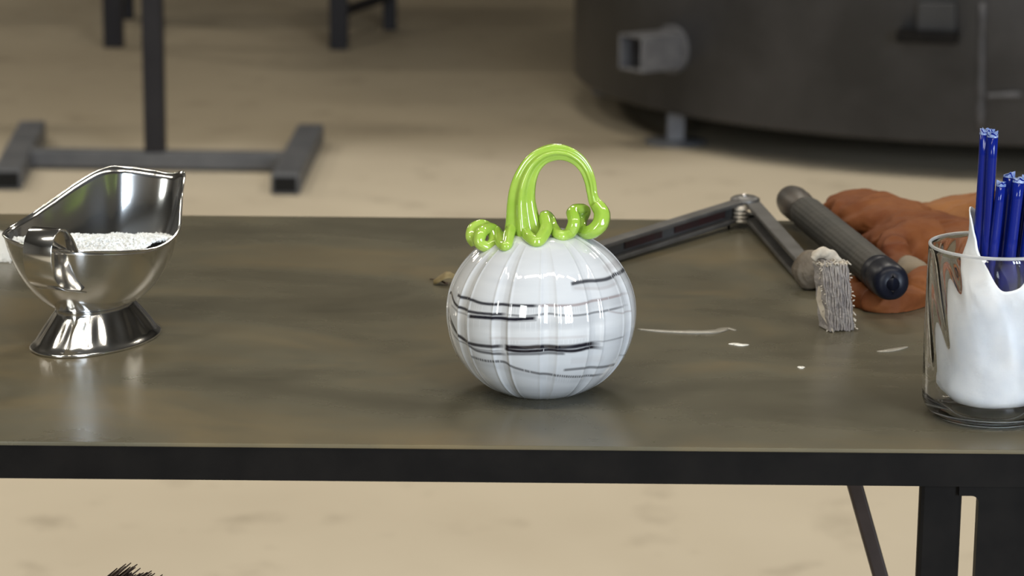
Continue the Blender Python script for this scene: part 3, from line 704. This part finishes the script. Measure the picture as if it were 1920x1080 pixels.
# ------------------------------------------------------------------ leather gloves
def blend(name, parts, m, parent, voxel=0.0018, fold=0.0048, origin=None, sc=42):
    V, F = merge(parts); me = bpy.data.meshes.new('tmp'); me.from_pydata([tuple(v) for v in V], [], F)
    bm = bmesh.new(); bm.from_mesh(me); bmesh.ops.recalc_face_normals(bm, faces=bm.faces); bm.to_mesh(me); bm.free()
    o = bpy.data.objects.new('tmp', me); C.objects.link(o)
    md = o.modifiers.new('r', 'REMESH'); md.mode = 'VOXEL'; md.voxel_size = voxel
    s = o.modifiers.new('s', 'SMOOTH'); s.iterations = 8; s.factor = 0.6
    dg = bpy.context.evaluated_depsgraph_get(); ev = o.evaluated_get(dg); m2 = bpy.data.meshes.new_from_object(ev)
    bpy.data.objects.remove(o)
    m2.name = name
    nrm = [v.normal.copy() for v in m2.vertices]
    for v, n_ in zip(m2.vertices, nrm):
        p_ = v.co; u_ = p_.x+0.45*p_.y; w_ = p_.y*1.0-0.45*p_.x
        q_ = Vector((u_*0.28, w_*1.25, p_.z*1.1)) + Vector((0, 1, 0))*0.012*noise.noise(p_*25)
        h = (0.45-1.7*abs(noise.noise(q_*sc)))*fold + noise.noise(p_*sc*3)*fold*0.16
        v.co = p_ + n_*h
        if v.co.z < TOP+0.0004: v.co.z = TOP+0.0004
    m2.shade_smooth()
    return link(name, m2, m, parent)
gl = empty('leather_glove', at(1690, 470), 'rust brown leather work glove crumpled under the charred bar', 'glove')
def gp(px, py, Y): return atY(px, py, Y)
parts = []
sk1 = spline([(*gp(1556, 392, 0.585), 0.012), (*gp(1600, 390, 0.575), 0.0185), (*gp(1650, 405, 0.55), 0.021), (*gp(1700, 425, 0.52), 0.020), (*gp(1760, 440, 0.49), 0.019), (*gp(1830, 455, 0.46), 0.017)], 30)
parts.append(sweep([p[:3] for p in sk1], [p[3] for p in sk1], 20, None, True, (0.85, 2.2)))
sk2 = spline([(*gp(1640, 440, 0.50), 0.012), (*gp(1690, 460, 0.46), 0.018), (*gp(1740, 480, 0.42), 0.018), (*gp(1800, 500, 0.38), 0.015)], 20)
parts.append(sweep([p[:3] for p in sk2], [p[3] for p in sk2], 18, None, True, (0.95, 1.6)))
for pl, r in (([(1760, 440, 0.43), (1710, 440, 0.42), (1678, 462, 0.40), (1682, 500, 0.36), (1705, 530, 0.32)], 0.0150),
              ([(1760, 548, 0.30), (1715, 566, 0.265), (1672, 575, 0.24), (1630, 566, 0.25), (1590, 540, 0.29)], 0.0140),
              ([(1760, 520, 0.34), (1735, 535, 0.30), (1720, 550, 0.27)], 0.016)):
    P = spline([gp(*q) for q in pl], 14); parts.append(sweep(P, [r*(0.75+0.25*math.sin(PI*(0.1+0.8*i/14))) for i in range(15)], 14))
blend('hand', parts, MAT['leather'], gl)
cp = spline([gp(1700, 512, 0.335), gp(1716, 520, 0.325), gp(1735, 530, 0.315)], 10)
V, F = sweep(cp, [0.0165-0.0004*i for i in range(11)], 24, lambda a, i: 1+0.06*math.sin(4*a+i*0.7)); mesh('cuff', V, F, MAT['cuff'], gl)
g2 = empty('leather_glove', at(1800, 400), 'lighter tan leather glove lying behind the clear glass tumbler', 'glove')
parts = []
sk3 = spline([(*gp(1715, 405, 0.575), 0.010), (*gp(1770, 400, 0.58), 0.014), (*gp(1830, 396, 0.58), 0.0170), (*gp(1900, 393, 0.575), 0.018), (*gp(1960, 398, 0.57), 0.015)], 26)
parts.append(sweep([p[:3] for p in sk3], [p[3] for p in sk3], 18, None, True, (0.9, 1.9)))
for k, (px, Y) in enumerate(((1975, 0.55), (1985, 0.575), (1975, 0.595))):
    P = spline([gp(1930, 400, Y), gp(px, 404, Y), gp(px+45, 410, Y-0.01)], 10); parts.append(sweep(P, [0.010*(1-0.04*i) for i in range(11)], 12))
blend('hand', parts, MAT['leather2'], g2)

# ------------------------------------------------------------------ glass tumbler, white pouch, blue rods
CC = at(1850, 777); CC.z = TOP; CR, CH = 0.0467, 0.1245
cu = empty('glass_tumbler', CC, 'clear swirled glass tumbler at the right edge holding a white pouch', 'tumbler')
def cup_r(z, th, inner):
    s = min(1, max(0, z/0.014)); r = CR*(0.80+0.20*math.sin(s*PI/2)**0.8) if z < 0.014 else CR*(1+0.0*z)
    r += 0.0006*math.sin(PI*z/CH)
    if inner:
        k = min(1, max(0, (z-0.030)/0.03))*min(1, (CH-z)/0.012)
        r -= 0.0017 + 0.0008*k*math.sin(14*th + z*95)
    return r
V = []; F = []; SG = 168
zo = [0.0, 0.001, 0.003, 0.006, 0.010, 0.014] + [0.014+(CH-0.015)*i/40 for i in range(1, 41)]
rings = []
rings.append([(CR*0.62, 0.0012)]*SG)
for z in zo:
    rings.append([(cup_r(z, 2*PI*k/SG, False) if z > 0 else CR*0.74, z) for k in range(SG)])
rings.append([(cup_r(CH-0.001, 2*PI*k/SG, False)-0.0012, CH+0.0003) for k in range(SG)])
zi = [CH-0.001-(CH-0.0138)*i/40 for i in range(41)] + [0.008, 0.0050, 0.0038]
for z in zi:
    rings.append([((cup_r(z, 2*PI*k/SG, True)) * (1 if z > 0.0135 else (0.955 if z > 0.007 else (0.86 if z > 0.0045 else 0.70))), z) for k in range(SG)])
for rg_ in rings:
    for k, (r, z) in enumerate(rg_):
        a = 2*PI*k/SG; V.append(CC+Vector((r*math.cos(a), r*math.sin(a), z)))
n_ = len(rings)
for i in range(n_-1):
    for k in range(SG):
        k2 = (k+1) % SG; F.append((i*SG+k, i*SG+k2, (i+1)*SG+k2, (i+1)*SG+k))
F.append(tuple(range(SG))); F.append(tuple((n_-1)*SG+k for k in range(SG)))
mesh('glass_wall', V, F, MAT['glass'], cu)
for nm, rr_, zc in (('rim', cup_r(CH, 0, False)-0.0009, CH), ('base_rim', CR*0.80, 0.0016)):
    P = [CC+Vector((rr_*math.cos(2*PI*k/96), rr_*math.sin(2*PI*k/96), zc)) for k in range(97)]
    V, F = sweep(P, [0.0012]*97, 10, cap=False); mesh(nm, V, F, MAT['rimglass'], cu)
# white pouch
CS = 1/2620.0
LV = []; LF = []; NL, NZL = 96, 40
topc = Vector((32*CS, 2*CS)); botc = Vector((2*CS, 0))
for j in range(NZL+1):
    t = j/NZL
    for k in range(NL):
        a = 2*PI*k/NL
        peak = math.exp(-((((a-R(168)+PI) % (2*PI))-PI)/0.75)**2)       # left: the sheet stands high
        dip = math.exp(-((((a-R(262)+PI) % (2*PI))-PI)/0.55)**2)        # front: dips below the rim of the glass
        zt = 0.114 + 0.037*peak - 0.016*dip
        z = 0.0052 + (zt-0.0052)*t
        s = min(1, (z-0.0052)/0.125)
        if t < 0.16: rb = math.sin((t/0.16)*PI/2)**0.62
        else: rb = 1
        r = (0.0385*(1-s)+0.0235*s + 0.004*math.sin(PI*min(1, s)))*rb
        r += 0.0075*s*math.exp(-((((a-R(195)+PI) % (2*PI))-PI)/0.9)**2)
        r *= 1+0.05*noise.noise(Vector((math.cos(a)*2, math.sin(a)*2, z*40))) + 0.030*abs(noise.noise(Vector((math.cos(a)*4+z*30, math.sin(a)*4-z*20, z*70))))
        c = botc.lerp(topc, min(1, s))
        LV.append(CC+Vector((c.x+r*math.cos(a), c.y+r*math.sin(a), z)))
for j in range(NZL):
    for k in range(NL):
        k2 = (k+1) % NL; LF.append((j*NL+k, j*NL+k2, (j+1)*NL+k2, (j+1)*NL+k))
LF.append(tuple(range(NL)))
po = mesh('white_pouch', LV, LF, MAT['liner'], None, True, CC+Vector((0, 0, 0.0115)))
tag(po, 'white translucent pouch standing inside the clear tumbler around blue rods', 'pouch')
sd = po.modifiers.new('film', 'SOLIDIFY'); sd.thickness = 0.0009; sd.offset = -1
# rods: (top px, top py, depth offset from cup centre, px at py 480, radius px)
RODS = [(1848, 246, -0.004, 1834, 9.5, 'tall blue glass rod, leftmost of the rods in the tumbler'), (1862, 251, -0.009, 1849, 9.0, 'tall blue glass rod just right of the leftmost one'), (1857, 244, 0.006, 1846, 8.5, 'tall blue glass rod standing behind the two leftmost ones'),
        (1877, 343, -0.013, 1862, 8.5, 'short blue glass rod with its tip just right of tall rods'), (1893, 326, -0.002, 1878, 10, 'mid-height blue glass rod with a shiny broken tip'), (1911, 336, -0.010, 1894, 10, 'short blue glass rod right of the shiny-tipped one'),
        (1926, 334, 0.004, 1908, 9.5, 'short blue glass rod cut off by the right picture edge'), (1886, 352, 0.009, 1868, 8.5, 'shortest blue glass rod behind the others in the tumbler'), (1940, 340, -0.006, 1921, 9.5, 'blue glass rod at the far right, outside the picture edge')]
for px, py, dz, pxb, rpx, lab in RODS:
    Y = CC.y+dz; a = atY(px, py, Y); m_ = atY(pxb, 480, Y); d_ = (m_-a).normalized(); zb_ = TOP+0.036
    bt = a + d_*((zb_-a.z)/d_.z); r = rpx*CS*1.08
    P = [bt+(a-bt)*(i/10) for i in range(11)]
    V, F = sweep(P, [r*(1+0.03*math.sin(i*1.3+px)) for i in range(11)], 14, lambda an, i: 1+0.05*math.cos(3*an+px))
    for k in range(14):                      # broken tip: uneven top ring
        V[10*14+k] = V[10*14+k] + Vector((0, 0, random.uniform(-0.0022, 0.0022)))
    F.pop(); V.append(a+Vector((0, 0, random.uniform(0, 0.001)))); F += [(10*14+k, 10*14+(k+1) % 14, len(V)-1) for k in range(14)]
    TV = [v.copy() for v in V[10*14:11*14]]; ax = (a-bt).normalized()
    o = mesh('blue_rod', V, F, MAT['blue'], None, True, bt); tag(o, lab, 'glass rod', 'blue rods in the tumbler')
    cen = a + ax*0.0008; low = [a - ax*0.0022 + (v - a - ax*(v-a).dot(ax))*1.04 for v in TV]; hi = [a + ax*((v-a).dot(ax)+0.0003) + (v - a - ax*(v-a).dot(ax))*0.97 for v in TV]
    TF = [(k, (k+1) % 14, 14+(k+1) % 14, 14+k) for k in range(14)] + [(14+k, 14+(k+1) % 14, 28) for k in range(14)]
    mesh('chipped_tip', low+hi+[cen], TF, MAT['bluetip'], o, False)

# ------------------------------------------------------------------ small things on the table
lc = at(834, 534); lc.z = TOP
V = []; F = []
nu, nv = 12, 8
for i in range(nu+1):
    for j in range(nv+1):
        u = i/nu-0.5; v = j/nv-0.5; wdt = 0.0125*(1-(2*abs(u))**2.2)
        V.append(lc+Vector((u*0.020, v*wdt*1.3, 0.0035+0.004*math.sin(u*4+1)+0.0022*math.cos(v*5)+0.0010*noise.noise(Vector((u*6, v*6, 3))))))
for i in range(nu):
    for j in range(nv): F.append((i*(nv+1)+j, (i+1)*(nv+1)+j, (i+1)*(nv+1)+j+1, i*(nv+1)+j+1))
zmin = min(v.z for v in V); V = [v-Vector((0, 0, zmin-TOP-0.0004)) for v in V]
lf_ = empty('dry_leaf', lc, 'small curled dry leaf lying on the table left of pumpkin', 'leaf')
o = mesh('blade', V, F, MAT['scrap'], lf_); so_ = o.modifiers.new('t', 'SOLIDIFY'); so_.thickness = 0.0006
P = spline([at(838, 532, TOP+0.0025), at(824, 526, TOP+0.0022), at(806, 523, TOP+0.0012)], 8)
V, F = sweep(P, [0.0011-0.00008*i for i in range(9)], 8); mesh('stalk', V, F, MAT['bristle'], lf_)
def streak(name, pl, wd, m, lab, cat):
    P = spline([at(x, y, TOP+0.0002) for x, y in pl], 24); n = len(P)
    V, F = sweep(P, [wd*(0.25+0.75*math.sin(PI*i/(n-1)))*(1+0.3*noise.noise(Vector((i*0.7, wd*999, 0)))) for i in range(n)], 8, None, True, (0.22, 1.0), Vector((0, 0, 1)))
    tag(mesh(name, V, F, m, None, True, P[0]), lab, cat)
streak('glass_thread', [(1196, 617), (1240, 621), (1290, 623), (1340, 622), (1362, 616), (1380, 620)], 0.0055, MAT['pale'], 'long pale thread of glass on the table right of pumpkin', 'glass thread')
streak('glass_chip', [(1366, 645), (1378, 645), (1390, 647), (1404, 646)], 0.0035, MAT['bright'], 'bright white flake below the long pale thread', 'glass chip')
streak('glass_thread', [(1644, 659), (1662, 658), (1680, 655), (1702, 650)], 0.0040, MAT['pale'], 'short pale streak of glass on the table below the rag pad', 'glass thread')
streak('glass_chip', [(1498, 690), (1502, 689), (1506, 690)], 0.0035, MAT['bright'], 'tiny pale speck alone on the bare table front', 'glass chip')

# ------------------------------------------------------------------ broom standing head-up under the table
tip = atY(300, 1114, -0.10)
bh = tip - Vector((0.064, 0.0, 0.040)); ft_ = Vector((bh.x-1.05, -0.10, 0.0))
bw = empty('hand_broom', (ft_.x, ft_.y, 0), 'dark bristled broom standing head up under the table, lower left', 'broom')
dirb = (bh-ft_).normalized()
V, F = sweep([ft_+dirb*0.012, bh-dirb*0.02], [0.011, 0.011], 14); mesh('broom_handle', V, F, MAT['wood'], bw)
V, F = sweep([bh-dirb*0.04, bh-dirb*0.02, bh+dirb*0.01], [0.013, 0.018, 0.022], 18); mesh('binding', V, F, MAT['tan'], bw)
parts = []
bq, bx_ = Vector((-dirb.z, 0, dirb.x)).normalized(), Vector((0, 1, 0))
for k in range(900):
    a = random.random()*2*PI; rr_ = math.sqrt(random.random()); p0 = bh + bq*(math.cos(a)*rr_*0.020) + bx_*(math.sin(a)*rr_*0.013)
    l = random.uniform(0.056, 0.084)*(1-0.22*rr_*rr_); d0 = (dirb + bq*math.cos(a)*rr_*0.22 + bx_*math.sin(a)*rr_*0.2 + bq*random.uniform(-.10, .06)).normalized()
    bend = Vector((0.004, random.uniform(-.003, .003), random.uniform(-0.010, 0.001)))
    P = [p0, p0+d0*l*0.55+bend*0.25, p0+d0*l*0.85+bend*0.7, p0+d0*l+bend]
    parts.append(sweep(P, [0.0009, 0.0009, 0.0008, 0.0004], 5))
V, F = merge(parts); tag(mesh('bristles', V, F, MAT['bristle'], bw), kind='stuff')
